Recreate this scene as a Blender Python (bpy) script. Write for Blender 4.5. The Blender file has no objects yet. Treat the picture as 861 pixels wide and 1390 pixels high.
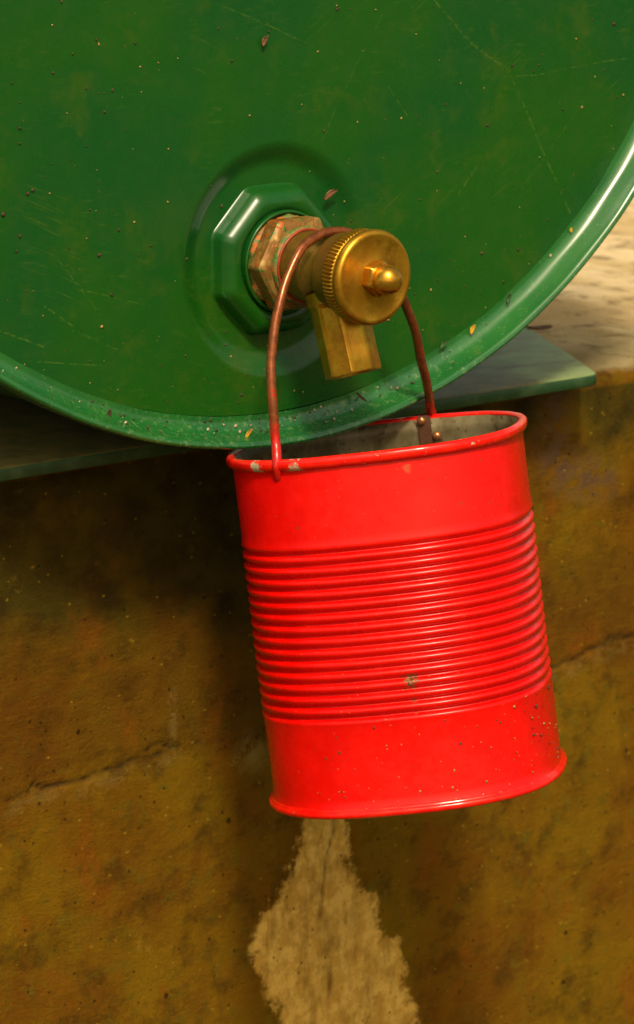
import bpy, bmesh, math, random
import numpy as np
from mathutils import Vector, Matrix, noise
random.seed(7); rng = np.random.default_rng(7)
sc = bpy.context.scene
R_ = math.radians

# ------------------------------------------------------------------ camera
cd = bpy.data.cameras.new("camera"); cam = bpy.data.objects.new("camera", cd)
sc.collection.objects.link(cam); sc.camera = cam
right = Vector((0.77864, -0.62746, -0.00215)).normalized()
up = Vector((0.14049, 0.17101, 0.97520)); fw = Vector((0.61153, 0.75964, -0.22131)).normalized()
up = right.cross(fw).normalized()
m = Matrix((right, up, -fw)).transposed().to_4x4(); m.translation = Vector((-.91574, -1.16594, .21988))
cam.matrix_world = m
cd.sensor_fit = 'VERTICAL'; cd.sensor_height = 24; cd.lens = 24 * 4500 / 1390
cd.clip_start = .05; cd.clip_end = 100
cd.dof.use_dof = True; cd.dof.focus_distance = 1.44; cd.dof.aperture_fstop = 13

# ------------------------------------------------------------------ light
to_sun = Vector((-.42, -.74, 1.0)).normalized()
elev = math.asin(to_sun.z); azim = math.atan2(to_sun.x, to_sun.y)
w = bpy.data.worlds.new("World"); sc.world = w; w.use_nodes = True
nt = w.node_tree; bg = nt.nodes["Background"]
sky = nt.nodes.new("ShaderNodeTexSky"); sky.sky_type = 'NISHITA'; sky.sun_disc = False
sky.sun_elevation = elev; sky.sun_rotation = azim % (2 * math.pi)
sky.dust_density = 4; sky.ozone_density = .3
warm = nt.nodes.new("ShaderNodeMix"); warm.data_type = 'RGBA'; warm.blend_type = 'MULTIPLY'; warm.inputs[0].default_value = 1
warm.inputs[7].default_value = (1, .84, .56, 1)   # the warm white balance of the photograph
nt.links.new(sky.outputs[0], warm.inputs[6]); nt.links.new(warm.outputs[2], bg.inputs[0]); bg.inputs[1].default_value = .15
ld = bpy.data.lights.new("sun", 'SUN'); ld.energy = 2.75; ld.angle = R_(8.0); ld.color = (1, .89, .68)
sun = bpy.data.objects.new("sun", ld); sc.collection.objects.link(sun)
sun.rotation_euler = to_sun.to_track_quat('Z', 'Y').to_euler()
vs = sc.view_settings; vs.view_transform = 'Standard'; vs.look = 'None'; vs.exposure = .35; vs.gamma = 1

# ------------------------------------------------------------------ helpers
def obj(name, V, F, mat, parent=None, smooth=True, base=None, kind=None):
    """one mesh object; V in millimetres, world coordinates"""
    V = np.asarray(V, float) * .001
    b = np.array(parent.location if parent is not None and parent.type == 'EMPTY' else (base if base is not None else (0, 0, 0)), float)
    if parent is not None and parent.parent is not None: b = np.array(parent['_o'])
    elif parent is not None and parent.type == 'MESH': b = np.array(parent['_o'])
    me = bpy.data.meshes.new(name); me.from_pydata([tuple(v) for v in V - b], [], F); me.update()
    bm = bmesh.new(); bm.from_mesh(me); bmesh.ops.recalc_face_normals(bm, faces=bm.faces); bm.to_mesh(me); bm.free()
    if smooth: me.polygons.foreach_set("use_smooth", [True] * len(me.polygons))
    me.materials.append(mat)
    o = bpy.data.objects.new(name, me); sc.collection.objects.link(o)
    if parent is not None: o.parent = parent
    else: o.location = b
    o['_o'] = [float(x) for x in b]
    if kind: o['kind'] = kind
    return o
def auto(o, deg=35):
    me = o.data; me.polygons.foreach_set("use_smooth", [True] * len(me.polygons))
    me.set_sharp_from_angle(angle=R_(deg)); return o
def thing(name, label, cat, loc, group=None):
    o = bpy.data.objects.new(name, None); sc.collection.objects.link(o)
    o.location = Vector(loc) * .001; o['label'] = label; o['category'] = cat; o.empty_display_size = .02
    if group: o['group'] = group
    return o
def tag(o, label, cat, group=None):
    o['label'] = label; o['category'] = cat
    if group: o['group'] = group
    return o
def frame(ax):
    ax = np.array(ax, float); ax /= np.linalg.norm(ax)
    h = np.array([0, 1., 0]) if abs(ax[1]) < .7 else np.array([1., 0, 0])
    e1 = np.cross(ax, h); e1 /= np.linalg.norm(e1); e2 = np.cross(e1, ax)
    return ax, e1, e2
def loft(rings, close=True, cap0=False, cap1=False):
    """rings: list of (n,3) arrays"""
    n = len(rings[0]); V = np.concatenate(rings); F = []
    for i in range(len(rings) - 1):
        for j in range(n if close else n - 1):
            a = i * n + j; b = i * n + (j + 1) % n
            F.append((a, b, b + n, a + n))
    if cap0: F.append(tuple(range(n))[::-1])
    if cap1: F.append(tuple(range((len(rings) - 1) * n, len(rings) * n)))
    return V, F
def lathe(c, ax, prof, n=96, cap0=False, cap1=False, wob=None):
    """prof: (radius, s along ax); wob(theta, r, s) -> dr"""
    ax, e1, e2 = frame(ax); c = np.array(c, float); th = np.linspace(0, 2 * np.pi, n, endpoint=False)
    rings = []
    for r, s in prof:
        rr = r + (wob(th, r, s) if wob else 0) * np.ones(n)
        rings.append(c + ax * s + rr[:, None] * (np.cos(th)[:, None] * e1 + np.sin(th)[:, None] * e2))
    return loft(rings, True, cap0, cap1)
def smooth_path(P, n=8):
    P = [np.array(p, float) for p in P]; out = []
    Q = [2 * P[0] - P[1]] + P + [2 * P[-1] - P[-2]]
    for i in range(1, len(Q) - 2):
        for k in range(n):
            t = k / n; a, b, c, d = Q[i - 1:i + 3]
            out.append(.5 * ((2 * b) + (-a + c) * t + (2 * a - 5 * b + 4 * c - d) * t * t + (-a + 3 * b - 3 * c + d) * t ** 3))
    out.append(P[-1]); return out
def tube(P, r, n=16, cap=True):
    P = np.array(P); rings = []; N = None
    for i in range(len(P)):
        t = P[min(i + 1, len(P) - 1)] - P[max(i - 1, 0)]; t /= np.linalg.norm(t)
        if N is None:
            N = np.cross(t, [0, 0, 1.]) if abs(t[2]) < .9 else np.cross(t, [1., 0, 0])
        N = N - t * (N @ t); N /= np.linalg.norm(N); B = np.cross(t, N)
        th = np.linspace(0, 2 * np.pi, n, endpoint=False); rr = r(i / (len(P) - 1)) if callable(r) else r
        rings.append(P[i] + rr * (np.cos(th)[:, None] * N + np.sin(th)[:, None] * B))
    return loft(rings, True, cap, cap)
def join(parts):
    V = []; F = []; k = 0
    for v, f in parts:
        V.append(np.asarray(v)); F += [tuple(i + k for i in q) for q in f]; k += len(v)
    return np.concatenate(V), F
def arc(c, r, a0, a1, n):
    return [(c[0] + r * math.cos(R_(a0 + (a1 - a0) * i / n)), c[1] + r * math.sin(R_(a0 + (a1 - a0) * i / n))) for i in range(n + 1)]

# ------------------------------------------------------------------ shader helpers
class N:
    def __init__(s, name):
        s.m = bpy.data.materials.new(name); s.m.use_nodes = True; s.t = s.m.node_tree
        s.b = s.t.nodes["Principled BSDF"]
        g = s.t.nodes.new("ShaderNodeNewGeometry"); v = s.t.nodes.new("ShaderNodeVectorMath"); v.operation = 'SCALE'
        v.inputs[3].default_value = 1000; s.t.links.new(g.outputs['Position'], v.inputs[0]); s.pos = v.outputs[0]; s.geo = g
    def put(s, sock, v):
        if isinstance(v, bpy.types.NodeSocket): s.t.links.new(v, sock)
        elif isinstance(v, (tuple, list)) and len(v) == 3 and sock.type == 'RGBA': sock.default_value = (*v, 1)
        else: sock.default_value = v
    def math(s, op, a, b=0., c=0., clamp=False):
        n = s.t.nodes.new("ShaderNodeMath"); n.operation = op; n.use_clamp = clamp
        for i, x in enumerate((a, b, c)): s.put(n.inputs[i], x)
        return n.outputs[0]
    def vm(s, op, a, b=(0, 0, 0), sc_=1.):
        n = s.t.nodes.new("ShaderNodeVectorMath"); n.operation = op; s.put(n.inputs[0], a); s.put(n.inputs[1], b); s.put(n.inputs[3], sc_)
        return n.outputs['Value'] if op in ('DOT_PRODUCT', 'LENGTH', 'DISTANCE') else n.outputs[0]
    def noise(s, scale, detail=6, rough=.55, stretch=None, dist=0., vec=None, off=(0, 0, 0)):
        n = s.t.nodes.new("ShaderNodeTexNoise"); n.inputs['Scale'].default_value = scale; n.inputs['Detail'].default_value = detail
        n.inputs['Roughness'].default_value = rough; n.inputs['Distortion'].default_value = dist
        v = vec or s.pos
        if stretch: v = s.vm('MULTIPLY', v, stretch)
        if off != (0, 0, 0): v = s.vm('ADD', v, off)
        s.t.links.new(v, n.inputs['Vector']); return n.outputs[0]
    def voro(s, scale, feature='F1', stretch=None, out=0, rnd=1):
        n = s.t.nodes.new("ShaderNodeTexVoronoi"); n.feature = feature; n.inputs['Scale'].default_value = scale; n.inputs['Randomness'].default_value = rnd
        v = s.vm('MULTIPLY', s.pos, stretch) if stretch else s.pos
        s.t.links.new(v, n.inputs['Vector']); return n.outputs[out]
    def ramp(s, x, lo, hi, a=0., b=1.):
        n = s.t.nodes.new("ShaderNodeMapRange"); n.interpolation_type = 'SMOOTHSTEP'
        for i, v in enumerate((x, lo, hi, a, b)): s.put(n.inputs[i], v)
        return n.outputs[0]
    def mix(s, f, a, b, mode='MIX'):
        n = s.t.nodes.new("ShaderNodeMix"); n.data_type = 'RGBA'; n.blend_type = mode
        s.put(n.inputs[0], f); s.put(n.inputs[6], a); s.put(n.inputs[7], b); return n.outputs[2]
    def mixf(s, f, a, b):
        n = s.t.nodes.new("ShaderNodeMix"); n.data_type = 'FLOAT'; s.put(n.inputs[0], f); s.put(n.inputs[2], a); s.put(n.inputs[3], b); return n.outputs[0]
    def bump(s, h, dist, strength=1.):
        n = s.t.nodes.new("ShaderNodeBump"); n.inputs['Distance'].default_value = dist * .001; n.inputs['Strength'].default_value = strength
        s.put(n.inputs['Height'], h)
        if getattr(s, 'nrm', None) is not None: s.t.links.new(s.nrm, n.inputs['Normal'])
        s.nrm = n.outputs[0]; s.t.links.new(s.nrm, s.b.inputs['Normal'])
    def xyz(s):
        n = s.t.nodes.new("ShaderNodeSeparateXYZ"); s.t.links.new(s.pos, n.inputs[0]); return n.outputs
    def attr(s, name):
        n = s.t.nodes.new("ShaderNodeAttribute"); n.attribute_name = name; return n.outputs['Fac']
    def spot(s, p, r, soft=.5, wob=None):
        d = s.vm('DISTANCE', s.pos, tuple(p))
        if wob is not None: d = s.math('ADD', d, wob)
        return s.ramp(d, r, r * soft)
    def seg(s, a, b, wid):
        """mask of a thin line in the x-z plane from a to b (mm)"""
        a = Vector((a[0], 0, a[1])); b = Vector((b[0], 0, b[1])); L = (b - a).length; u = (b - a) / L
        q = s.vm('SUBTRACT', s.flat, tuple(a)); t = s.vm('DOT_PRODUCT', q, tuple(u))
        t2 = s.math('MINIMUM', s.math('MAXIMUM', t, 0.), L)
        d = s.vm('DISTANCE', q, s.vm('SCALE', tuple(u), sc_=t2))
        return s.ramp(d, wid, wid * .25)
    def fin(s, col=None, rough=None, metal=0., spec=.5, coat=0.):
        if col is not None: s.put(s.b.inputs['Base Color'], col)
        if rough is not None: s.put(s.b.inputs['Roughness'], rough)
        s.put(s.b.inputs['Metallic'], metal); s.b.inputs['Specular IOR Level'].default_value = spec
        s.b.inputs['Coat Weight'].default_value = coat; s.b.inputs['Coat Roughness'].default_value = .12
        return s.m

# ------------------------------------------------------------------ materials
def green_paint(name, face=False):
    s = N(name)
    big = s.noise(.012, 4, .5); mid = s.noise(.09, 6, .6)
    col = s.mix(s.ramp(big, .38, .62), (.0035, .062, .0085), (.0080, .072, .0040))
    col = s.mix(s.math('MULTIPLY', s.ramp(mid, .5, .75), .35), col, (.018, .068, .002))
    # dusty film streaks, slanting
    st = s.noise(1, 5, .6, stretch=(.10, .10, .55), vec=s.vm('ADD', s.pos, s.vm('SCALE', s.pos, sc_=0.)), off=(3, 0, 1))
    st2 = s.noise(.03, 3, .5, off=(9, 2, 4))
    film = s.math('MULTIPLY', s.ramp(st, .52, .74), s.ramp(st2, .45, .62))
    col = s.mix(s.math('MULTIPLY', film, .35), col, (.05, .11, .01))
    rough = s.mixf(s.ramp(mid, .3, .7), .24, .34)
    if face:
        s.flat = s.vm('MULTIPLY', s.vm('ADD', s.pos, s.vm('SCALE', s.vm('SUBTRACT', s.noise_col(.008), (.5, .5, .5)), sc_=14.)), (1, 0, 1))
        segs = [((93, 112), (116, 92), .9, .35), ((116, 92), (139, 79), .9, .4), ((139, 79), (163, 39), .7, .35), ((163, 39), (183, 5), .7, .4),
                ((144, 76), (222, 78), .5, .35), ((-30, 114), (19, 96), .5, .35), ((62, 107), (23, 49), .6, .2), ((-150, -13), (-127, -24), .6, .5),
                ((-127, -6), (-112, -17), .6, .45), ((-112, -19), (-88, -30), .5, .35), ((-119, 12), (-100, -12), .5, .3), ((-130, -30), (-96, -36), .5, .3),
                ((-110, -2), (-70, -14), .5, .25), ((120, 32), (108, 20), .9, .3), ((66, 75), (78, 58), .6, .25), ((150, 20), (190, 60), .8, .18)]
        br = s.ramp(s.noise(.35, 4, .6), .42, .62)
        tot = None
        for a, b, wd, k in segs:
            v = s.math('MULTIPLY', s.seg(a, b, wd), k); tot = v if tot is None else s.math('MAXIMUM', tot, v)
        col = s.mix(s.math('MULTIPLY', tot, br), col, (.10, .16, .02))
        # bundles of fine wipe scratches
        fs = s.noise(1, 3, .5, stretch=(.06, 1, 1.4), off=(0, 5, 0)); fz = s.ramp(s.noise(.022, 2, .5, off=(4, 4, 0)), .48, .66)
        rot = s.rotz(s.pos, 33)
        fs = s.noise(1, 3, .55, stretch=(.035, .5, .9), vec=rot)
        fs2 = s.noise(1, 3, .55, stretch=(.035, .5, .9), vec=s.rotz(s.pos, -24), off=(3, 3, 3)); lf = s.ramp(s.xyz()[0], 20., -50.)
        fs = s.mixf(lf, fs, fs2)
        col = s.mix(s.math('MULTIPLY', s.math('MULTIPLY', s.ramp(fs, .58, .74), fz), .5), col, (.07, .115, .010))
        col = s.mix(s.math('MULTIPLY', s.ramp(s.noise(.035, 8, .75, off=(3, 8, 3)), .52, .70), .35), col, (.05, .085, .004))
        # tiny rust pin spots
    pin = s.ramp(s.voro(.11, out=0), .055, .03)
    col = s.mix(s.math('MULTIPLY', pin, .7), col, (.12, .06, .01))
    s.bump(s.noise(.5, 4, .6), .03, .5); s.bump(s.noise(.05, 2, .5), .4, .35)
    return s.fin(col, rough, spec=.42)
def _nc(s, scale):
    n = s.t.nodes.new("ShaderNodeTexNoise"); n.inputs['Scale'].default_value = scale; n.inputs['Detail'].default_value = 3
    s.t.links.new(s.pos, n.inputs['Vector']); return n.outputs['Color']
N.noise_col = _nc
def _rz(s, v, deg):
    n = s.t.nodes.new("ShaderNodeVectorRotate"); n.rotation_type = 'Y_AXIS'; n.inputs['Angle'].default_value = R_(deg); s.t.links.new(v, n.inputs['Vector']); return n.outputs[0]
N.rotz = _rz
M = {}
M['green_face'] = green_paint('green_paint_head', True)
M['green'] = green_paint('green_paint')

def chime_paint():
    s = N('green_paint_chime'); x = s.xyz()
    big = s.noise(.03, 5, .6)
    col = s.mix(s.ramp(big, .38, .62), (.006, .092, .016), (.011, .112, .017))
    # pale dust settled on the inside of the rim, mainly along its bottom
    dn = s.noise(.35, 6, .7); band = s.ramp(x[2], -35., -75.)
    dust = s.math('MULTIPLY', s.ramp(s.math('ADD', dn, s.math('MULTIPLY', band, .06)), .56, .78), .5)
    col = s.mix(dust, col, (.16, .26, .09))
    grit = s.math('MULTIPLY', s.ramp(s.noise(1.3, 3, .6), .60, .70), s.ramp(s.noise(.08, 3, .6, off=(5, 1, 2)), .45, .62))
    col = s.mix(s.math('MULTIPLY', grit, .55), col, (.07, .06, .012))
    s.bump(s.noise(.8, 4, .65), .012, .6); s.bump(s.noise(.04, 2, .5), .15, .35)
    return s.fin(col, s.mixf(dust, .27, .42), spec=.9)
M['chime'] = chime_paint()

def red_paint():
    s = N('red_paint')
    col = s.mix(s.ramp(s.noise(.05, 4, .5), .35, .65), (.60, .0018, .0010), (.68, .0030, .0012))
    # faint darker staining
    col = s.mix(s.math('MULTIPLY', s.ramp(s.noise(.12, 6, .65, off=(7, 7, 7)), .58, .72), .25), col, (.30, .006, .002))
    # chips and specks of dirt, denser on the lower half
    x = s.xyz(); low = s.ramp(x[2], -150., -210., .0, 1.)
    v = s.voro(.16, out=0); vs_ = s.noise(.02, 2, .5, off=(1, 8, 3))
    sp = s.math('MULTIPLY', s.ramp(s.math('ADD', v, s.math('MULTIPLY', s.noise(.25, 4, .7), .5)), .36, .30), s.math('MAXIMUM', low, s.ramp(vs_, .55, .65)))
    col = s.mix(s.math('MULTIPLY', sp, .8), col, (.10, .035, .01))
    v2 = s.voro(.2, out=0, stretch=(1, 1, 1.3)); sp2 = s.math('MULTIPLY', s.ramp(v2, .085, .05), s.mixf(low, .3, .9))
    col = s.mix(sp2, col, (.38, .14, .04))
    wob = s.math('MULTIPLY', s.math('SUBTRACT', s.noise(.5, 4, .7), .5), 7.)
    sc1 = s.spot((-16.6, -113.1, -169.5), 3.6, .7, s.math('MULTIPLY', wob, 1.8))
    col = s.mix(sc1, col, s.mix(s.ramp(s.noise(.6, 4, .7, off=(4, 0, 0)), .42, .55), (.32, .10, .03), (.06, .035, .015)))
    for i, (p, r) in enumerate([((-15.6, -114.6, -178), 1.5), ((-15.2, -115.8, -184), 1.3), ((-15, -117, -190), 1.), ((-11.2, -104.2, -77.1), 3.0), ((-9.5, -105.5, -81.5), 2.0), ((-45, -60, -90), 2.5)]):
        col = s.mix(s.math('MULTIPLY', s.spot(p, r, .3, s.math('MULTIPLY', wob, .45)), .75), col, (.12, .05, .012) if i != 3 else (.28, .12, .04))
    s.bump(s.noise(.6, 4, .6), .02, .5); s.bump(s.noise(.05, 2, .5), .5, .5); s.bump(s.math('MULTIPLY', s.ramp(v, .16, .1), low), .15, .6)
    return s.fin(col, s.mixf(s.ramp(s.noise(.2, 5, .6), .3, .7), .22, .34), spec=.34)
M['red'] = red_paint()

def red_rim(name, thr, bare=True):
    s = N(name)
    col = s.mix(s.ramp(s.noise(.2, 4, .5), .35, .65), (.68, .004, .0025), (.76, .01, .003))
    ch = s.ramp(s.noise(.30, 5, .65, off=(3, 3, 9)), thr, thr + .015)
    wob = s.math('MULTIPLY', s.math('SUBTRACT', s.noise(.4, 4, .7), .5), 7.)
    for p, r in [((-43.5, -69, -78), 4.5), ((-50, -50, -81), 4.), ((52, 14, -84), 3.0), ((73, -1, -79), 3.)]:
        ch = s.math('MAXIMUM', ch, s.spot(p, r, .8, wob))
    if not bare: ch = s.math('MULTIPLY', ch, .8)
    col = s.mix(ch, col, (.42, .36, .24) if bare else (.20, .08, .03))
    s.bump(s.noise(.5, 4, .6), .03, .5); s.bump(s.math('SUBTRACT', 1., ch), .2, .6)
    return s.fin(col, s.mixf(ch, .2, .42), spec=.45)
M['red_rim'] = red_rim('chipped_red_rim', .665)
M['red_foot'] = red_rim('red_bottom_rim', .64, False)

def tin_inside():
    s = N('dull_tin')
    col = s.mix(s.ramp(s.noise(.05, 6, .65, stretch=(1, 1, .5)), .4, .62), (.27, .23, .13), (.13, .10, .045))
    col = s.mix(s.ramp(s.noise(.16, 6, .7, off=(5, 0, 0)), .56, .66), col, (.07, .035, .012))
    s.bump(s.noise(.4, 5, .6), .12, .6)
    return s.fin(col, .5, metal=.35)
M['tin'] = tin_inside()

def brass(name, c1, c2, c3, metal=.9, r0=.26, r1=.42):
    s = N(name)
    n1 = s.noise(.10, 6, .65, off=(2, 2, 2)); n2 = s.noise(.45, 5, .7, off=(8, 1, 0))
    col = s.mix(s.ramp(n1, .36, .62), c1, c2); col = s.mix(s.math('MULTIPLY', s.ramp(n2, .54, .72), .8), col, c3)
    col = s.mix(s.ramp(s.noise(.06, 4, .6, off=(0, 6, 2)), .55, .72), col, (c1[0] * .55, c1[1] * .5, c1[2] * .4))
    s.bump(s.noise(1.1, 5, .65), .06, .6); s.bump(s.noise(.25, 3, .5), .15, .3)
    return s.fin(col, s.mixf(n2, r0, r1), metal=metal)
M['brass'] = brass('brass', (.56, .31, .028), (.46, .22, .016), (.30, .12, .012), r0=.33, r1=.46)
M['brass_bright'] = brass('rubbed_brass', (.62, .34, .04), (.48, .23, .02), (.30, .13, .015), r0=.2, r1=.34)
M['brass_dull'] = brass('tarnished_brass', (.27, .15, .018), (.20, .115, .02), (.22, .085, .02), metal=.7, r0=.32, r1=.5)
M['spout'] = brass('spout_brass', (.46, .30, .02), (.40, .19, .015), (.18, .10, .012), metal=.75, r0=.28, r1=.45)

def nut_mat():
    s = N('painted_nut')
    a = s.noise(.09, 5, .6, off=(4, 4, 1)); b = s.noise(.14, 5, .65, off=(0, 9, 9)); c = s.noise(.3, 5, .7)
    col = s.mix(s.ramp(a, .42, .5), (.30, .18, .045), (.22, .10, .018))
    col = s.mix(s.ramp(b, .55, .60), col, (.38, .10, .014)); col = s.mix(s.ramp(c, .58, .63), col, (.03, .16, .03))
    col = s.mix(s.math('MULTIPLY', s.ramp(s.noise(.6, 4, .7, off=(1, 1, 1)), .5, .7), .6), col, (.10, .06, .015))
    s.bump(s.ramp(b, .54, .61), .25, .7); s.bump(c, .3, .7)
    return s.fin(col, .42, metal=.35)
M['nut'] = nut_mat()
def sealant():
    s = N('rust_paste')
    col = s.mix(s.ramp(s.noise(.2, 5, .65), .4, .55), (.42, .11, .012), (.05, .13, .02))
    col = s.mix(s.ramp(s.noise(.3, 5, .6, off=(3, 0, 3)), .5, .6), col, (.20, .12, .03))
    s.bump(s.noise(.5, 5, .65), .7, .8)
    return s.fin(col, .55)
M['rust'] = sealant()
def plain(name, c, r, metal=0., var=.25, sc_=.3, bd=.1):
    s = N(name); col = s.mix(s.ramp(s.noise(sc_, 5, .6), .35, .65), c, tuple(k * (1 - var) for k in c)); s.bump(s.noise(sc_ * 2.5, 4, .6), bd, .6)
    return s.fin(col, r, metal=metal)
M['oring'] = plain('red_washer', (.30, .035, .008), .45)
M['dark'] = plain('dark_gap', (.02, .012, .005), .7)

def wire_mat():
    s = N('copper_brown_wire'); x = s.xyz()
    col = s.mix(s.ramp(s.noise(.25, 5, .65), .4, .65), (.26, .075, .022), (.15, .045, .016))
    # overspray of red paint at the ends that hook into the tin
    n = s.math('ADD', x[2], s.math('MULTIPLY', s.math('SUBTRACT', s.noise(.35, 4, .6), .5), 16.))
    lx = s.ramp(x[0], 0., 10.)
    red = s.mixf(lx, s.ramp(n, -56., -68.), s.ramp(n, -70., -76.))
    col = s.mix(red, col, (.42, .004, .002))
    fl = s.math('MULTIPLY', s.ramp(s.noise(.5, 4, .6, off=(0, 3, 1)), .60, .64), s.ramp(x[2], -35., -50.))
    col = s.mix(fl, col, (.55, .01, .003))
    s.bump(s.noise(.9, 4, .6), .12, .5)
    return s.fin(col, .27, metal=s.math('MULTIPLY', s.math('SUBTRACT', 1., red), .55))
M['wire'] = wire_mat()
M['copper'] = plain('copper_rivet', (.62, .24, .10), .3, .8)

def plate_mat():
    s = N('weathered_green_plate')
    col = s.mix(s.ramp(s.noise(.04, 5, .6), .4, .6), (.20, .26, .095), (.15, .19, .06))
    x = s.xyz(); d = s.math('MAXIMUM', s.ramp(s.noise(.035, 6, .65, stretch=(.5, 1, 1), off=(6, 0, 2)), .50, .64), s.ramp(s.math('ADD', x[0], s.math('MULTIPLY', s.noise(.05, 5, .6), 60.)), 235., 205.))  # dirt mask; left of the tip it also paints in the drum's shade
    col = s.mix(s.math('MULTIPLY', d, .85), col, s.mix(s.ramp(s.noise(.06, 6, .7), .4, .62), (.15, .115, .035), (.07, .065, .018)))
    col = s.mix(s.ramp(s.noise(.35, 5, .7, off=(0, 0, 7)), .63, .68), col, (.12, .05, .015))
    sn = s.t.nodes.new("ShaderNodeSeparateXYZ"); s.t.links.new(s.geo.outputs['Normal'], sn.inputs[0])
    col = s.mix(s.ramp(sn.outputs[2], .6, .85), s.mix(s.ramp(s.noise(.08, 5, .6), .45, .65), (.014, .048, .014), (.035, .075, .028)), col)   # dust lies on the flat top only
    s.bump(s.noise(.3, 5, .6), .25, .6)
    return s.fin(col, .5, spec=.4)
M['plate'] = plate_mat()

def concrete():
    s = N('stained_concrete'); x = s.xyz()
    fine = s.noise(.7, 8, .7); mid = s.noise(.06, 8, .65, off=(1, 2, 3)); big = s.noise(.014, 5, .55, off=(4, 1, 2))
    streak = s.noise(1, 6, .65, stretch=(.045, .02, .006), off=(2, 0, 0)); grain = s.noise(1, 5, .65, stretch=(.06, .3, .55))
    col = s.mix(s.ramp(big, .36, .64), (.165, .090, .0009), (.135, .052, .0007))
    col = s.mix(s.math('MULTIPLY', s.ramp(streak, .45, .68), .5), col, (.195, .105, .0012))
    col = s.mix(s.ramp(mid, .44, .74, 0., .75), col, (.036, .017, .001))
    col = s.mix(s.math('MULTIPLY', s.ramp(s.noise(.11, 6, .7, off=(7, 7, 1)), .53, .68), .55), col, (.10, .088, .0045))
    # redder band above the pour joint, ochre below it
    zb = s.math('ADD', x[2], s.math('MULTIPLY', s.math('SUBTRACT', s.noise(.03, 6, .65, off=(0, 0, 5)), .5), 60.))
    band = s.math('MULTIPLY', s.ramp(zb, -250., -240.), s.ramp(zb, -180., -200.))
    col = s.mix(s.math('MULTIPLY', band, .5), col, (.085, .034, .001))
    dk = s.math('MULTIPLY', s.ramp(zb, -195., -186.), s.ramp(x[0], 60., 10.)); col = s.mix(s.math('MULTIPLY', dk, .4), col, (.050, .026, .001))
    col = s.mix(s.math('MULTIPLY', s.ramp(s.noise(.028, 7, .7, off=(3, 5, 9), stretch=(1, 1, .6)), .54, .68), .7), col, (.19, .058, .001))
    col = s.mix(s.math('MULTIPLY', s.ramp(s.noise(.16, 7, .75, off=(3, 1, 9), stretch=(.7, 1, 1.4)), .56, .74), .55), col, (.035, .020, .002))
    col = s.mix(s.math('MULTIPLY', s.ramp(grain, .48, .68), .18), col, (.21, .12, .003))
    # olive stain, with the drum's cast shade painted into it
    shd = s.math('MULTIPLY', s.math('MULTIPLY', s.attr('shade_stain'), .8), s.ramp(s.noise(.03, 6, .65, off=(2, 4, 4)), .28, .5, .6, 1.))
    col = s.mix(shd, col, s.mix(s.ramp(mid, .4, .65), (.040, .036, .003), (.022, .017, .002)))
    # grey-violet smear by the right-hand end of the plate
    sm = s.attr('smear'); col = s.mix(s.math('MULTIPLY', sm, s.ramp(s.noise(.12, 6, .7), .35, .6)), col, (.11, .062, .030))
    # pale mineral run
    st = s.attr('stain'); stn = s.math('ADD', st, s.math('ADD', s.math('MULTIPLY', s.math('SUBTRACT', s.noise(.045, 4, .6), .5), 1.7), s.math('MULTIPLY', s.math('SUBTRACT', s.noise(.22, 7, .7, off=(3, 2, 1)), .5), 1.3)))
    stm = s.math('MULTIPLY', s.ramp(stn, .26, .66), s.ramp(st, .0, .2, .12, 1.))
    stc = s.mix(s.ramp(s.noise(.12, 7, .7, off=(9, 1, 1)), .38, .6), (.80, .50, .115), (.60, .34, .06))
    stc = s.mix(s.ramp(s.noise(1, 4, .6, stretch=(.09, .05, .014), off=(0, 3, 0)), .58, .78), stc, (.19, .09, .012))
    col = s.mix(s.math('MULTIPLY', stm, s.ramp(s.noise(1, 7, .7, off=(2, 2, 8), stretch=(.10, .1, .035)), .34, .56, .5, .95)), col, stc)
    # crack line dirt and lime
    ck = s.attr('crack'); col = s.mix(ck, col, (.022, .012, .003))
    lp = s.math('MULTIPLY', s.attr('lip'), s.ramp(s.noise(.15, 6, .7, off=(1, 9, 1)), .40, .58)); col = s.mix(s.math('MULTIPLY', lp, .7), col, (.23, .15, .035))
    # top of the slab: sun-bleached, sandy, with a weathered grey-green margin
    tp = s.attr('top')
    tc = s.mix(s.ramp(s.noise(.020, 5, .6, stretch=(1, .35, 1)), .4, .6), (.60, .44, .21), (.78, .61, .35))
    tc = s.mix(s.ramp(s.noise(.055, 7, .7, off=(8, 2, 0), stretch=(1, .6, 1)), .50, .66), tc, (.25, .17, .07))
    tc = s.mix(s.math('MULTIPLY', s.ramp(x[1], 190., 95.), .75), tc, (.24, .19, .075))
    col = s.mix(tp, col, tc)
    # small holes
    hole = s.math('MAXIMUM', s.ramp(s.math('ADD', s.voro(.035, out=0), s.math('MULTIPLY', fine, .05)), .085, .055), s.math('MULTIPLY', s.ramp(s.math('ADD', s.voro(.13, out=0), s.math('MULTIPLY', s.noise(.3, 5, .7, off=(4, 4, 4)), .3)), .26, .21), .8))
    col = s.mix(s.math('MULTIPLY', hole, .8), col, (.012, .007, .002))
    lt = s.ramp(s.math('ADD', s.voro(.10, out=0, stretch=(1, 1, 1.4)), s.math('MULTIPLY', s.noise(.4, 5, .7, off=(6, 4, 4)), .3)), .26, .20); col = s.mix(s.math('MULTIPLY', lt, .6), col, (.30, .19, .015))
    col = s.mix(s.math('MULTIPLY', s.ramp(fine, .5, .72), .3), col, s.mix(.5, col, (.03, .018, .002)))
    s.bump(s.math('SUBTRACT', 1., hole), 1.2, .8); s.bump(mid, 1.6, .6); s.bump(s.noise(.22, 7, .75, off=(8, 8, 1)), 1.6, .8); s.bump(fine, .9, .9); s.bump(grain, .15, .6); s.bump(s.noise(2.2, 4, .7), .30, .8)
    return s.fin(col, .86, spec=.10)
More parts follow.
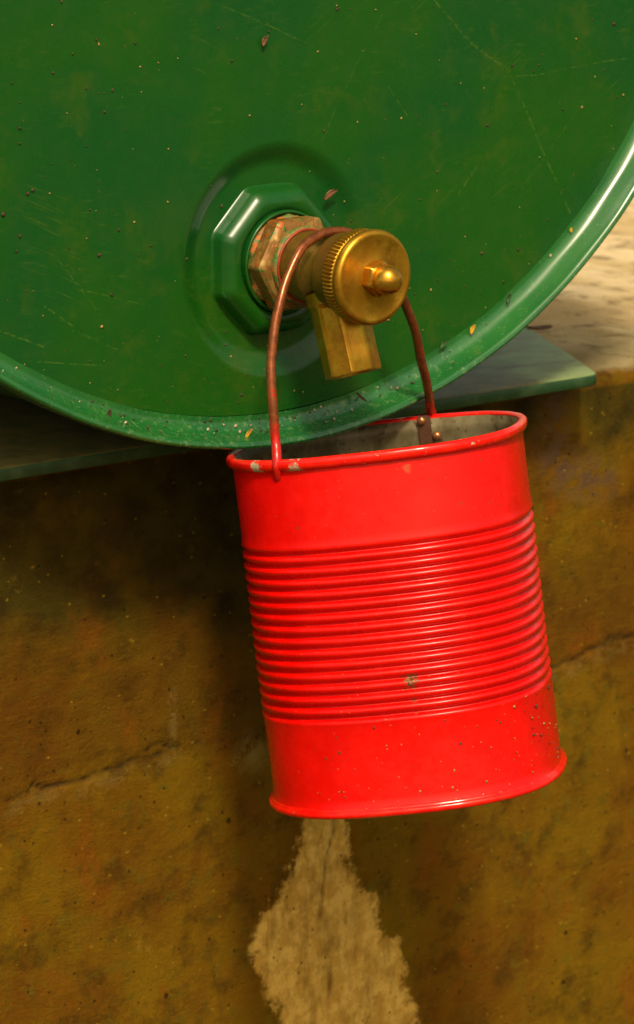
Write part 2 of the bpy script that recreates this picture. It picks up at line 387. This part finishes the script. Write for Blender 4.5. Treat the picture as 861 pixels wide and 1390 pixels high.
M['concrete'] = concrete()

# ------------------------------------------------------------------ ground (below, not in view)
def ground_mat():
    s = N('earth_and_grass'); col = s.mix(s.ramp(s.noise(.004, 6, .6), .4, .6), (.10, .085, .03), (.05, .075, .018)); s.bump(s.noise(.05, 6, .7), 8, .8); return s.fin(col, .9, spec=.2)
g = obj('ground', [(-30000, -30000, -950), (30000, -30000, -950), (30000, 60, -950), (-30000, 60, -950)], [(0, 1, 2, 3)], ground_mat(), smooth=False, kind='structure')

# ------------------------------------------------------------------ concrete wall with its slab top
def seg_d(px, pz, P):
    d = np.full(px.shape, 1e9)
    for a, b in zip(P[:-1], P[1:]):
        ax_, az = a; bx, bz = b; L2 = (bx - ax_) ** 2 + (bz - az) ** 2
        t = np.clip(((px - ax_) * (bx - ax_) + (pz - az) * (bz - az)) / L2, 0, 1)
        d = np.minimum(d, np.hypot(px - ax_ - t * (bx - ax_), pz - az - t * (bz - az)))
    return d
def jag(P, n, amp, seed):
    r = np.random.default_rng(seed); out = []
    for a, b in zip(P[:-1], P[1:]):
        for k in range(n):
            t = k / n; out.append((a[0] + (b[0] - a[0]) * t, a[1] + (b[1] - a[1]) * t + (r.normal() * amp)))
    out.append(P[-1]); return out
def build_wall():
    xs = np.concatenate([np.linspace(-2500, -170, 24)[:-1], np.linspace(-170, 420, 330), np.linspace(420, 3000, 40)[1:]])
    prof = [(60, z) for z in np.concatenate([[-949.9], np.linspace(-900, -480, 10), np.linspace(-478, -98, 210)])]
    prof += [(y, z) for y, z in [(60 + 8 - 8 * math.cos(R_(a)), -96.8 + 8 * math.sin(R_(a))) for a in range(10, 91, 10)]]
    prof += [(y, -88.8) for y in np.concatenate([np.linspace(70, 300, 70), np.linspace(320, 1200, 40), np.linspace(1300, 6000, 12)])]
    prof = np.array(prof); nx, npf = len(xs), len(prof)
    X = np.tile(xs, (npf, 1)); Yc = np.tile(prof[:, :1], (1, nx)); Z = np.tile(prof[:, 1:], (1, nx))
    front = (Yc <= 60.001)
    nz = np.zeros_like(X); n2 = np.zeros_like(X); fine = (X > -180) & (X < 430) & (Z > -490)
    for i, j in zip(*np.where(fine)):
        v = Vector((X[i, j], Yc[i, j], Z[i, j])); nz[i, j] = noise.fractal(v * .022, .8, 2., 6); n2[i, j] = noise.noise(v * .006)
    c1 = jag([(-170, -246), (-116, -245.6), (-92, -245.2), (-67, -244.8), (-48, -243.9), (-20, -241), (2, -240.2), (20, -243.4), (38, -242), (70, -245), (120, -243), (170, -241)], 5, .9, 3)
    c2 = jag([(205, -246), (229, -243), (250, -240.6), (271, -235.4), (288, -236), (330, -232)], 5, .8, 4)
    c3 = jag([(-40, -352), (-20, -330), (-24, -300)], 4, 1.5, 5)
    c5 = [(-33, -238.8), (-29.5, -237), (-23, -236.8), (-20, -238.5)]
    c4 = jag([(80, -290), (81, -305), (76, -318), (72, -345)], 4, 1.2, 6)
    d1 = np.minimum(seg_d(X, Z, c1), seg_d(X, Z, c2)); d4 = seg_d(X, Z, c4)
    wv = 1.0 + .5 * n2 + .35 * nz
    crack = np.clip(1 - d1 / (.9 + .9 * np.clip(nz, 0, 1)), 0, 1) * front * np.clip(.7 + 1.2 * nz, .5, 1)
    crack = np.maximum(crack, .6 * np.clip(1 - d4 / 1.2, 0, 1) * front)
    crack = np.maximum(crack, np.clip(1 - seg_d(X, Z, c5) / 1.3, 0, 1) * front)
    above = np.minimum(seg_d(X, Z - 4, c1), seg_d(X, Z - 4, c2)); below = np.minimum(seg_d(X, Z + 5, c1), seg_d(X, Z + 5, c2))
    lip = .6 * np.clip(1 - below / 6, 0, 1) * front * np.clip(.1 + 2.5 * nz, 0, 1)
    lip = np.maximum(lip, np.clip(1 - seg_d(X, Z, [(-17, -212), (-17, -240)]) / 3.2, 0, 1) * front)
    lip = np.maximum(lip, np.clip(1 - np.hypot((X - 30) / 16, (Z + 252) / 14), 0, 1) * 1.6 * front)
    # pour lines: the wall steps by a millimetre or so at the joints
    step = .5 / (1 + np.exp(-(Z + 243) / 1.5)) * front
    Yd = Yc + front * (nz * 1.1 + n2 * 2.2 + crack * 1.6 + step)
    Zd = Z + (~front) * (nz * 1.4 + n2 * 2.0) * np.clip((Yc - 60) / 30, 0, 1)
    # spalled, uneven arris
    edge = np.exp(-((Yc - 64) / 9) ** 2 - ((Z + 91) / 7) ** 2)
    Zd -= edge * np.clip(nz + .2, 0, 1) * 5
    # stain half-widths as a function of height
    zl = [-470, -392, -374, -362, -350, -338, -325, -312, -296, -284, -262, -240]
    lf = [60, 47, 43, 37, 35, 37, 50, 59, 61, 62, 64, 68]; rt = [150, 128, 120, 112, 104, 101, 94, 90, 88, 86, 84, 80]
    L = np.interp(Z, zl, lf); Rr = np.interp(Z, zl, rt)
    stain = np.clip(.5 + np.minimum(X - L, Rr - X) / 22, 0, 1) * front * np.clip((-236 - Z) / 15, 0, 1)
    yl = np.interp(X, [-170, -113, -65, -31, -5, 25, 60, 200, 420], [-168, -168, -172, -172, -182, -190, -170, -120, -110])
    shade_stain = np.clip((Z - yl) / 26 + .5 + .8 * nz, 0, 1) * front  # mask follows the drum's shadow edge; shade painted in with the olive stain
    smear = np.clip(1.2 - seg_d(X, Z, [(226, -100), (226, -128), (240, -142), (262, -148)]) / 14, 0, 1) * front
    top = np.clip((Yc - 63) / 7, 0, 1) * (Z > -110)
    V = np.stack([X, Yd, Zd], -1).reshape(-1, 3)
    F = [(i * nx + j, i * nx + j + 1, (i + 1) * nx + j + 1, (i + 1) * nx + j) for i in range(npf - 1) for j in range(nx - 1)]
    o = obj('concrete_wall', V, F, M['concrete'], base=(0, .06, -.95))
    for nm, a in (('crack', crack), ('lip', lip), ('stain', stain), ('shade_stain', shade_stain), ('smear', smear), ('top', top)):
        at = o.data.attributes.new(nm, 'FLOAT', 'POINT'); at.data.foreach_set('value', a.astype(np.float32).ravel())
    if o.data.polygons[0].normal.y > 0: o.data.flip_normals()
    return tag(o, 'brown stained concrete wall and ledge behind and below the red tin', 'wall')
build_wall()

# ------------------------------------------------------------------ plate under the drum
ZP = -82.3
def build_plate():
    th = 6.2; zt = ZP - .2; out = []
    # outline (x,y), counter-clockwise, right end cut on the slant with rounded corner
    P = [(-420, 27.5)]
    c = np.array([228.2, 27.5]); a = np.array([-1., 0]); b = np.array([56., 106.]) / np.hypot(56, 106); r = 7
    p0 = c + a * r; p1 = c + b * r
    for k in range(9):
        t = k / 8; P.append(tuple((1 - t) ** 2 * p0 + 2 * t * (1 - t) * c + t * t * p1))
    P += [(229 + 56 * k, 27.5 + 106 * k) for k in (.5, 1, 2, 3)]
    P += [(-420, 345)]
    P = np.array(P); nrm = []
    ctr = P.mean(0); rings = []
    for dz, ins in ((0, 1.6), (-.5, .5), (-1.5, 0), (-th + 1, 0), (-th, .8)):
        Q = P.copy()
        for i in range(len(P)):
            t1 = P[i] - P[i - 1]; t2 = P[(i + 1) % len(P)] - P[i]; n1 = np.array([-t1[1], t1[0]]) / np.linalg.norm(t1); n2 = np.array([-t2[1], t2[0]]) / np.linalg.norm(t2)
            n = n1 + n2; n /= n @ n1; Q[i] = P[i] + n * ins
        rings.append(np.column_stack([Q, np.full(len(Q), zt + dz)]))
    V, F = loft(rings, True, True, True)
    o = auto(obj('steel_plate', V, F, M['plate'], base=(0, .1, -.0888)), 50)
    tag(o, 'flat faded green steel plate between the drum and the concrete ledge', 'plate')
build_plate()

# ------------------------------------------------------------------ the drum
CX, CZ, RD = -1.85, 203.7, 286.
drum = thing('oil_drum', 'large green painted steel drum lying on its side on the ledge', 'drum', (CX, 400, CZ - RD))
def head():
    r_end = 273.; nphi = 360; rho = np.concatenate([np.linspace(24, 37, 8), np.linspace(38, 56, 28)])
    ph = np.linspace(0, 2 * np.pi, nphi, endpoint=False); d = np.stack([np.cos(ph), np.sin(ph)], 1)
    c = np.array([CX, CZ]); dc = d @ c; rmax = dc + np.sqrt(dc ** 2 - c @ c + r_end ** 2)
    rings = []
    def dep(r):
        t = np.clip((54 - r) / 12, 0, 1); t = t * t * (3 - 2 * t); return 4.4 * t
    for r in rho:
        P = d * r; rings.append(np.column_stack([P[:, 0], np.full(nphi, dep(r)), P[:, 1]]))
    for k in np.linspace(0, 1, 40)[1:]:
        rr = 56 + (rmax - 56) * k; P = d * rr[:, None]
        dent = np.array([.5 * noise.noise(Vector((p[0] * .012, 0, p[1] * .012))) for p in P]) * (1 - k) * min(1, k * 5)
        rings.append(np.column_stack([P[:, 0], dent, P[:, 1]]))
    V, F = loft(rings); return obj('drum_head', V, F, M['green_face'], drum)
head()
def wobc(th, r, s): return .35 * np.sin(3 * th + 1) + .25 * np.sin(7 * th + 2) + .12 * np.sin(17 * th) + .07 * np.sin(41 * th + s)
# profile: fillet, inner wall, rolled crest, outer curl, body; s along +y
pf = [(272.9, .0)] + arc((274.6, -6.4), 6.4, 86, 14, 10) + [(281.6, -7.6), (282.2, -10.2)] + arc((284.2, -11.4), 2.0, 175, 270, 6)[0:7] + arc((284.2, -11.6), 1.9, 275, 360, 6) + [(286.2, -8), (286.2, -3.5), (285.2, -1.8), (282.4, -.6), (282, 2), (282, 12)]
V, F = lathe((CX, 0, CZ), (0, 1, 0), pf, 420, wob=wobc); obj('chime', V, F, M['chime'], drum)
bp = [(282, 12)]
for hy in (290, 590):
    bp += [(282, hy - 12), (284.5, hy - 6), (285.8, hy), (284.5, hy + 6), (282, hy + 12)]
bp += [(282, 872), (285.8, 876), (285.8, 890), (281, 890), (279, 880), (0.5, 880)]
V, F = lathe((CX, 0, CZ), (0, 1, 0), bp, 200); auto(obj('drum_shell', V, F, M['green'], drum), 40)

# octagonal bung boss
def r8(ph, rc, k):
    """octagon with corner radius rc; k blends to a circle"""
    a = (ph - math.pi / 8) % (math.pi / 4) - math.pi / 8
    ro = rc * math.cos(math.pi / 8) / np.cos((ph % (math.pi / 4)) - math.pi / 8 * 0 - 0) if False else rc * math.cos(math.pi / 8) / np.cos(((ph) + math.pi / 8) % (math.pi / 4) - math.pi / 8)
    ro = np.minimum(ro, rc * .985)
    return ro * (1 - k) + rc * .955 * k
def boss():
    n = 240; ph = np.linspace(0, 2 * np.pi, n, endpoint=False); rings = []
    for rc, h, k in [(37.0, -4.6, .25), (36.0, -4.0, .1), (35.5, -2.4, .02), (35.1, -.6, 0), (34.6, 1.3, 0), (33.4, 3.0, 0), (31.8, 4.4, 0), (30.2, 5.3, 0), (28.8, 5.6, .1), (27, 5.6, .5), (25.2, 5.0, 1), (24.3, 4.3, 1), (23.8, 3, 1), (23.5, 1, 1)]:
        r = r8(ph, rc, k); rings.append(np.column_stack([r * np.cos(ph), np.full(n, -h), r * np.sin(ph)]))
    V, F = loft(rings); return obj('bung_boss', V, F, M['green'], drum)
boss()
V, F = lathe((0, 0, 0), (0, -1, 0), [(23.3, 1), (23.3, 6.6)] + arc((22.6, 6.8), .75, 0, 180, 6) + [(21.7, 5.6), (20, 5.2), (8, 5.2)], 120)
obj('bung_ring', V, F, M['green'], drum)

# ------------------------------------------------------------------ brass tap
tap = thing('drum_tap', 'brass drum tap with knurled cap and faceted spout screwed into the bung', 'tap', (0, 0, 0))
AX = (0, -1, 0)
V, F = lathe((0, 0, 0), AX, [(21, 5.0), (21.2, 6.2), (20.3, 8.2), (18.5, 8.8), (15, 9)], 90, wob=lambda th, r, s: .5 * np.sin(5 * th) + .35 * np.sin(11 * th + 1) + .3 * np.sin(23 * th))
obj('sealing_paste', V, F, M['rust'], tap)
def hexring(R, s, off=0., n=120, k=0.):
    ph = np.linspace(0, 2 * np.pi, n, endpoint=False)
    ro = R * math.cos(math.pi / 6) / np.cos((ph + off + math.pi / 6) % (math.pi / 3) - math.pi / 6)
    ro = np.minimum(ro, R * .985); ro = ro * (1 - k) + R * .86 * k
    return np.column_stack([ro * np.cos(ph), np.full(n, -s), ro * np.sin(ph)])
off = -math.pi / 6
V, F = loft([hexring(21, 8, off), hexring(23.0, 8.4, off), hexring(23.3, 9.2, off), hexring(23.3, 16.0, off), hexring(22.5, 17.0, off, k=.12), hexring(22.4, 17.6, off, k=.7), hexring(20.5, 18.4, off, k=1), hexring(16, 18.6, off, k=1)], True, True)
auto(obj('hex_nut', V, F, M['nut'], tap), 32)
V, F = lathe((0, 0, 0), AX, [(17.2, 18.3), (17.6, 19.8), (16.8, 21.2), (15, 21.6), (12, 21.6)], 90, wob=lambda th, r, s: .15 * np.sin(7 * th))
obj('collar', V, F, M['rust'], tap)
V, F = lathe((0, 0, 0), AX, arc((16.2, 21.6), .6, -90, 200, 8), 90); obj('washer', V, F, M['oring'], tap)
V, F = lathe((0, 0, 0), AX, [(15.6, 20.5), (15.8, 24), (15.8, 33.5), (15.3, 35), (14.4, 36.2), (14.3, 45), (14.6, 46), (14.6, 48)], 96)
auto(obj('tap_body', V, F, M['brass_dull'], tap), 40)
V, F = lathe((0, 0, 0), AX, [(12, 45.6), (16.8, 45.6), (17.4, 46.2), (17.6, 47.5), (18.0, 53), (18.6, 54.8), (18.8, 56.2), (19.6, 56.8)], 120)
auto(obj('bonnet', V, F, M['brass_dull'], tap), 40)
# knurled cap: 72 flutes
nk = 72 * 8; ph = np.linspace(0, 2 * np.pi, nk, endpoint=False); flute = np.clip(np.cos(72 * ph) * 1.6, -1, 1)
rings = []
for r, s, k in [(18.4, 56.4, 0), (19.5, 56.6, 0), (20.0, 57.2, .25), (20.1, 57.8, .42), (20.1, 62.6, .42), (20.1, 63.2, .1), (19.7, 63.6, 0), (19.5, 64.1, 0), (19.9, 64.6, 0), (20.7, 65.1, 0), (21.05, 65.9, 0), (21.1, 67.2, 0), (20.8, 68.3, 0), (20.1, 69.1, 0), (19.2, 69.4, 0), (18.4, 69.35, 0), (17.6, 69.1, 0), (14, 69.0, 0), (9, 69.1, 0), (8.2, 69.4, 0), (7.4, 69.5, 0), (5, 69.5, 0)]:
    rr = r + k * flute; rings.append(np.column_stack([rr * np.cos(ph), np.full(nk, -s), rr * np.sin(ph)]))
V, F = loft(rings, True, False, True); cap = auto(obj('knurled_cap', V, F, M['brass'], tap), 50)
# acorn nut on the cap
V, F = loft([hexring(7.9, 69.3, .2, 96), hexring(8.1, 69.8, .2, 96), hexring(8.1, 73.6, .2, 96), hexring(7.8, 74.4, .2, 96, k=.5), hexring(7.6, 74.8, .2, 96, k=1.)])
V2, F2 = lathe((0, 0, 0), AX, [(6.55, 74.8), (6.35, 75.3), (6.5, 75.9)] + arc((0, 77.2), 6.75, -8, 89, 14), 64, cap1=True)
auto(obj('acorn_nut', *join([(V, F), (V2, F2)]), M['brass_bright'], cap), 38)
# spout: faceted tube leaning outwards
def spout():
    o = np.array([0, -40.5, -6.]); ax, e1, e2 = frame((0.02, -.315, -.95)); n = 96; ph = np.linspace(0, 2 * np.pi, n, endpoint=False)
    rings = []
    def rr(R, k, m=8, o_=.30):
        ro = R * math.cos(math.pi / m) / np.cos((ph + o_ + math.pi / m) % (2 * math.pi / m) - math.pi / m)
        return ro * (1 - k) + R * .95 * k
    for R, s, k in [(14.4, 3, 1), (14.2, 8.5, 1), (13.4, 9.6, .8), (12.9, 10.4, 0), (12.9, 40.0, 0), (12.5, 40.9, 0), (11.6, 41.1, .3), (10.2, 40.8, 1), (9.6, 39, 1), (9.6, 20, 1)]:
        r = rr(R, k); w_ = .12 * np.sin(3 * ph + s)
        rings.append(o + ax * (s + (w_ if s > 38 else 0) * np.ones(n))[:, None] + (r[:, None] * (np.cos(ph)[:, None] * e1 + np.sin(ph)[:, None] * e2)))
    V, F = loft(rings, True, False, True); return auto(obj('spout', V, F, M['spout'], tap), 25)
spout()

# ------------------------------------------------------------------ the red tin hanging from the tap
CAXIS = (0.029406, -0.153482, -0.987714); CT = np.array([21.22, -45.02, -75.6])
bucket = thing('tin_bucket', 'bright red ribbed tin can with wire handle hung over the tap', 'bucket', tuple(CT + np.array(CAXIS) * 160))
prof = [(66.4, 4.6), (66.3, 6), (66.5, 9), (66.6, 36)]
s0, pitch, ng = 42.9, 5.2, 15
prof.append((66.9, s0 - pitch / 2 - 1))
for i in range(ng):
    sg = s0 + i * pitch
    prof += [(67.15, sg - 2.6), (66.9, sg - 1.75), (66.2, sg - 1.1), (65.2, sg - .55), (64.9, sg), (65.2, sg + .5), (66.2, sg + 1.0), (66.85, sg + 1.6), (67.15, sg + 2.15)]
e = s0 + (ng - 1) * pitch
prof += [(67.0, e + 3), (66.7, e + 5), (66.6, e + 15), (66.6, 152), (66.9, 154.8), (67.6, 156.6)]
SEf, SEn = -.796, 2.5
def squash(th):
    a = np.asarray(th) - SEf
    return ((np.abs(np.cos(a)) / 66.3) ** SEn + (np.abs(np.sin(a)) / 68.2) ** SEn) ** (-1 / SEn) - 67.85
def wobcan(th, r, s):
    big = np.array([noise.noise(Vector((math.cos(t) * 1.3 + 4, math.sin(t) * 1.3, s * .016))) for t in th]) * .75 + np.array([noise.noise(Vector((math.cos(t) * 5, math.sin(t) * 5, s * .05))) for t in th]) * .16
    return big * min(1, max(0, (158 - s) / 25)) + squash(th) * min(1, r / 67) + .22 * np.sin(2 * th + .5) + .15 * np.sin(3 * th + s * .02) + .09 * np.sin(9 * th + s * .05) * (1 if 45 < s < 116 else .5)
V, F = lathe(CT, CAXIS, prof, 256, wob=wobcan); obj('tin_wall', V, F, M['red'], bucket)
V, F = lathe(CT, CAXIS, arc((67.1, 2.2), 1.6, 130, -130, 14) + [(66.4, 4.7)], 256, wob=lambda th, r, s: wobcan(th, r, 2) + .10 * np.sin(31 * th) + .08 * np.sin(13 * th))
V = np.asarray(V)
pr = [(65.9, 3.2)] + arc((67.1, 2.5), 2.0, 200, 360, 10) + [(69.1, 3.6), (68.6, 4.9), (67.4, 5.5), (66.5, 5.9)]
V, F = lathe(CT, CAXIS, [(r, s) for r, s in pr], 256, wob=lambda th, r, s: wobcan(th, r, 2) + .08 * np.sin(31 * th) + .07 * np.sin(13 * th))
obj('rolled_rim', V, F, M['red_rim'], bucket)
V, F = lathe(CT, CAXIS, [(67.3, 155.8), (68.2, 156.4)] + arc((67.6, 158.4), 1.75, -70, 90, 10) + [(66, 160.1), (65, 159.6), (64.6, 157)], 256, wob=lambda th, r, s: wobcan(th, r, 160) + .06 * np.sin(37 * th))
obj('bottom_rim', V, F, M['red_foot'], bucket)
V, F = lathe(CT, CAXIS, [(65.95, 1.6), (65.2, 2.4), (65.0, 5.5), (64.6, 6.5), (65.3, 8.5)] + [(65.5, 36)] + [(64.3 - .5 * (i % 2), 40 + i * 2.6) for i in range(31)] + [(65.7, 150), (64.7, 156.6), (0.5, 156.9)], 200, wob=lambda th, r, s: wobcan(th, r, s))
auto(obj('tin_lining', V, F, M['tin'], bucket), 60)
V, F = lathe(CT, CAXIS, [(64.8, 157.3), (60, 157.2), (0.5, 157.2)], 256, wob=lambda th, r, s: wobcan(th, r, 160)); obj('tin_bottom', V, F, M['red_foot'], bucket)
# handle of thick wire
pth = [(-39, -56, -86.0), (-43.5, -58.5, -85.6), (-46.9, -60.2, -83.4), (-48.3, -60.8, -79.5), (-48.0, -60, -75.6), (-45.6, -57, -68.8), (-45.7, -55, -56.1), (-45.0, -53, -43.4), (-43.5, -51, -34.2), (-40.3, -49, -21.9), (-35.4, -47, -9.7), (-28.5, -45, 2.3), (-19.9, -43, 11.6), (-10.4, -41.5, 16.3), (0., -40.8, 17.3), (9.5, -40, 15.6), (19.5, -38.8, 10.4), (29, -37, 2.8), (38.5, -34.8, -6.6), (48.7, -32, -20.9), (57, -29, -34.4), (65, -25, -50.2), (71.2, -21, -61.8), (76.5, -17.2, -71), (81.8, -12, -77.6), (86.6, -8.0, -83.2), (87.8, -8.2, -88), (85.2, -10.4, -91.2), (80.6, -14, -91.0)]
pp = smooth_path(pth, 8)
for i in range(3, len(pp) - 3): pp[i] = pp[i] + np.array([noise.noise(Vector((i * .11, 0, 0))), noise.noise(Vector((i * .11, 5, 0))), noise.noise(Vector((i * .11, 9, 0)))]) * .45
V, F = tube(pp, lambda t: 2.15 + .06 * math.sin(t * 60), 18); obj('wire_handle', V, F, M['wire'], bucket)
# inner strap and rivets on the far side
def rivet(p, n, r=1.9):
    V, F = lathe(p, n, [(r, -.3), (r, .6), (r * .8, 1.3), (r * .4, 1.6)], 20, cap1=True); return obj('rivet', V, F, M['copper'], bucket)
ax, e1, e2 = frame(CAXIS)
def canp(a, s, r): return CT + ax * s + (r + squash(R_(a))) * (math.cos(R_(a)) * e1 + math.sin(R_(a)) * e2)
a0 = 31.; st = []
for s_, dr in ((.6, -1.2), (1.4, -1.5), (6, -1.6), (14, -1.5), (22, -1.4)):
    c0 = canp(a0, s_, 65.7 + dr); tv = -math.sin(R_(a0)) * e1 + math.cos(R_(a0)) * e2; rv = math.cos(R_(a0)) * e1 + math.sin(R_(a0)) * e2
    st.append(np.array([c0 - tv * 3 - rv * .5, c0 + tv * 3 - rv * .5, c0 + tv * 3 + rv * .5, c0 - tv * 3 + rv * .5]))
V, F = loft(st, True, True, True); auto(obj('handle_strap', V, F, plain('rusty_strap', (.12, .05, .022), .5, .4), bucket))
rv = math.cos(R_(a0)) * e1 + math.sin(R_(a0)) * e2
rivet(canp(a0 + 1, 2.5, 63.4), -rv, 2.0); rivet(canp(a0 - 4.5, 10.3, 64.0), -rv, 2.0)

# ------------------------------------------------------------------ bits of debris
def blob(c, r, sq=(1, 1, 1), n=6, m=4, rot=0.):
    V = []; F = []
    V.append((0, 0, 1));
    for i in range(1, m):
        for j in range(n):
            a = math.pi * i / m; b = 2 * math.pi * j / n; k = 1 + random.uniform(-.2, .2)
            V.append((math.sin(a) * math.cos(b) * k, math.sin(a) * math.sin(b) * k, math.cos(a)))
    V.append((0, 0, -1)); V = np.array(V, float) * np.array(sq) * r
    cr, sr = math.cos(rot), math.sin(rot); V = np.column_stack([V[:, 0] * cr - V[:, 2] * sr, V[:, 1], V[:, 0] * sr + V[:, 2] * cr]) + np.array(c)
    for j in range(n): F.append((0, 1 + j, 1 + (j + 1) % n))
    for i in range(m - 2):
        for j in range(n):
            a = 1 + i * n + j; b = 1 + i * n + (j + 1) % n; F.append((a, a + n, b + n, b))
    L = len(V) - 1
    for j in range(n): F.append((L, 1 + (m - 2) * n + (j + 1) % n, 1 + (m - 2) * n + j))
    return V, F
M['speck_dark'] = plain('dirt', (.07, .035, .012), .8, var=.5)
M['speck_pale'] = plain('pale_grit', (.42, .33, .22), .7, var=.3)
M['speck_tan'] = plain('tan_seed', (.32, .20, .05), .6, var=.3)
M['petal'] = plain('yellow_petal', (.62, .33, .012), .5, var=.25)
M['husk'] = plain('brown_husk', (.16, .07, .022), .6, var=.4)
M['leafy'] = plain('green_leaf_bit', (.05, .12, .03), .5, var=.4)
def on_head(x, z):
    r = math.hypot(x, z); rd = math.hypot(x - CX, z - CZ)
    t = min(max((54 - r) / 12, 0), 1); y = 4.4 * t * t * (3 - 2 * t)
    if rd > 274: y = -(rd - 273) * .9 if rd < 280 else -8
    if r < 37: y = -3
    return y
def scatter(name, n, mat, rmin, rmax, pick):
    P = []
    while len(P) < n:
        p = pick()
        if p is None: continue
        x, y, z = p; r = rmin + (rmax - rmin) * random.random() ** 2.2 * 1.25
        P.append(blob((x, y - r * .3, z), r, (random.uniform(.6, 1.5), .6, random.uniform(.6, 1.3)), 5, 3, random.uniform(0, 3)))
    return obj(name, *join(P), M[mat], kind='stuff')
def pick_face():
    x = random.uniform(-160, 235); z = random.uniform(-80, 125)
    if math.hypot(x, z) < 38 or math.hypot(x - CX, z - CZ) > 272: return None
    if random.random() > .35 + .65 * math.exp(-(z + 80) / 55): return None
    return x, on_head(x, z), z
def pick_chime():
    a = random.gauss(-93, 13) if random.random() < .75 else random.uniform(-125, -40); a = R_(a); rd = random.uniform(275, 281.2); t = (rd - 275) / 6.2
    s = t * t * 6 + random.random() * 5 * (t > .85)
    return CX + rd * math.cos(a), -s, CZ + rd * math.sin(a)
def pick_low():
    a = R_(random.uniform(200, 320)); s = random.uniform(118, 154)
    p = canp(math.degrees(a), s, 66.7); return tuple(p)
o = scatter('dirt_specks', 190, 'speck_dark', .25, .75, pick_face); tag(o, 'dark dirt specks spread over the green drum head', 'dirt')
o = scatter('seed_specks', 90, 'speck_tan', .22, .6, pick_face); tag(o, 'tan seed specks stuck to the green drum head', 'seeds')
o = scatter('pale_grit', 42, 'speck_pale', .25, .85, pick_chime); tag(o, 'pale grit lying in the bottom of the drum rim', 'grit')
o = scatter('dirt_crumbs', 70, 'speck_dark', .2, .7, pick_low); tag(o, 'dark dirt crumbs stuck to the lower part of the red tin', 'dirt')
o = scatter('rust_crumbs', 60, 'speck_tan', .18, .6, pick_low); tag(o, 'tan crumbs and paint flecks on the lower part of the red tin', 'crumbs')
o = scatter('dark_grit', 100, 'speck_dark', .2, .7, pick_chime); tag(o, 'dark soil crumbs lying in the bottom of the drum rim', 'grit')
def flake(name, label, cat, c, mat, size, rot, curl=.4, n=7, aspect=.45, nrm=(0, -1, 0)):
    """small curved leaf/petal with thickness"""
    ax_, a1, a2 = frame(nrm); cr, sr = math.cos(R_(rot)), math.sin(R_(rot)); u = a1 * cr + a2 * sr; v = -a1 * sr + a2 * cr
    T = []
    for top in (1, -1):
        for i in range(n):
            t = i / (n - 1); wv_ = size * aspect * math.sin(math.pi * (.06 + .88 * t)) ** .8
            for k in (-1, -.3, .4, 1):
                T.append(np.array(c) + u * (t - .5) * 2 * size + v * k * wv_ * (1 + .15 * math.sin(5 * t + k)) + ax_ * (curl * size * ((t - .4) ** 2 + .3 * k * k) + .12 * top))
    F = []; m_ = 4
    for i in range(n - 1):
        for k in range(m_ - 1):
            a = i * m_ + k; F.append((a, a + 1, a + m_ + 1, a + m_)); b = a + n * m_; F.append((b, b + m_, b + m_ + 1, b + 1))
    ring = [k for k in range(m_)] + [i * m_ + m_ - 1 for i in range(1, n)] + [(n - 1) * m_ + k for k in range(m_ - 2, -1, -1)] + [i * m_ for i in range(n - 2, 0, -1)]
    for i in range(len(ring)):
        a, b = ring[i], ring[(i + 1) % len(ring)]; F.append((a, b, b + n * m_, a + n * m_))
    o = obj(name, T, F, M[mat], base=tuple(np.array(c) * .001)); return tag(o, label, cat)
flake('seed_husk', 'brown dry husk stuck above the octagonal boss beside the tap', 'husk', (31.2, 1., 27.2), 'husk', 4.0, 63, .6, aspect=.38)
flake('dry_leaf_bit', 'crumpled brown leaf bit near the top of the drum head', 'leaf', (-7.7, -1.2, 98.7), 'husk', 2.6, 30, .8, aspect=.5)
flake('flower_petal', 'yellow petal stuck on the drum head close to the right handle wire', 'petal', (116.4, -1.3, -44.1), 'petal', 2.5, 28, .7, aspect=.5)
flake('flower_petal', 'yellow petal lying in the rim left of the left handle wire', 'petal', (-22.5, -6.5, -76.0), 'petal', 3.0, 42, .7, aspect=.30)
flake('flower_petal', 'tiny round yellow petal high on the right beside the rim', 'petal', (180.1, -1.2, -2.3), 'petal', 1.2, 10, .4, aspect=.7)
flake('leaf_scrap', 'curled green leaf scrap on the drum head right of the handle', 'leaf', (97.9, -1.3, -49.2), 'leafy', 2.6, 52, 1.1, aspect=.35)
flake('leaf_scrap', 'curled green leaf scrap against the white-lit rim on the right', 'leaf', (138.8, -1.6, -31.2), 'leafy', 2.8, 20, 1.1, aspect=.4)
flake('leaf_scrap', 'dark elongated leaf scrap in the rim at lower left', 'leaf', (-95.4, -1.6, -60.2), 'speck_dark', 4.2, 5, .5, aspect=.3)
flake('twig_bit', 'short dark twig bit leaning in the rim below the spout', 'twig', (45, -5, -67.5), 'speck_dark', 4.2, -52, .2, aspect=.16)
flake('dry_leaf_bit', 'curled brown leaf on the ledge just behind the plate corner', 'leaf', (300, 150, -84), 'husk', 8, 10, .5, aspect=.6, nrm=(0, 0, 1))
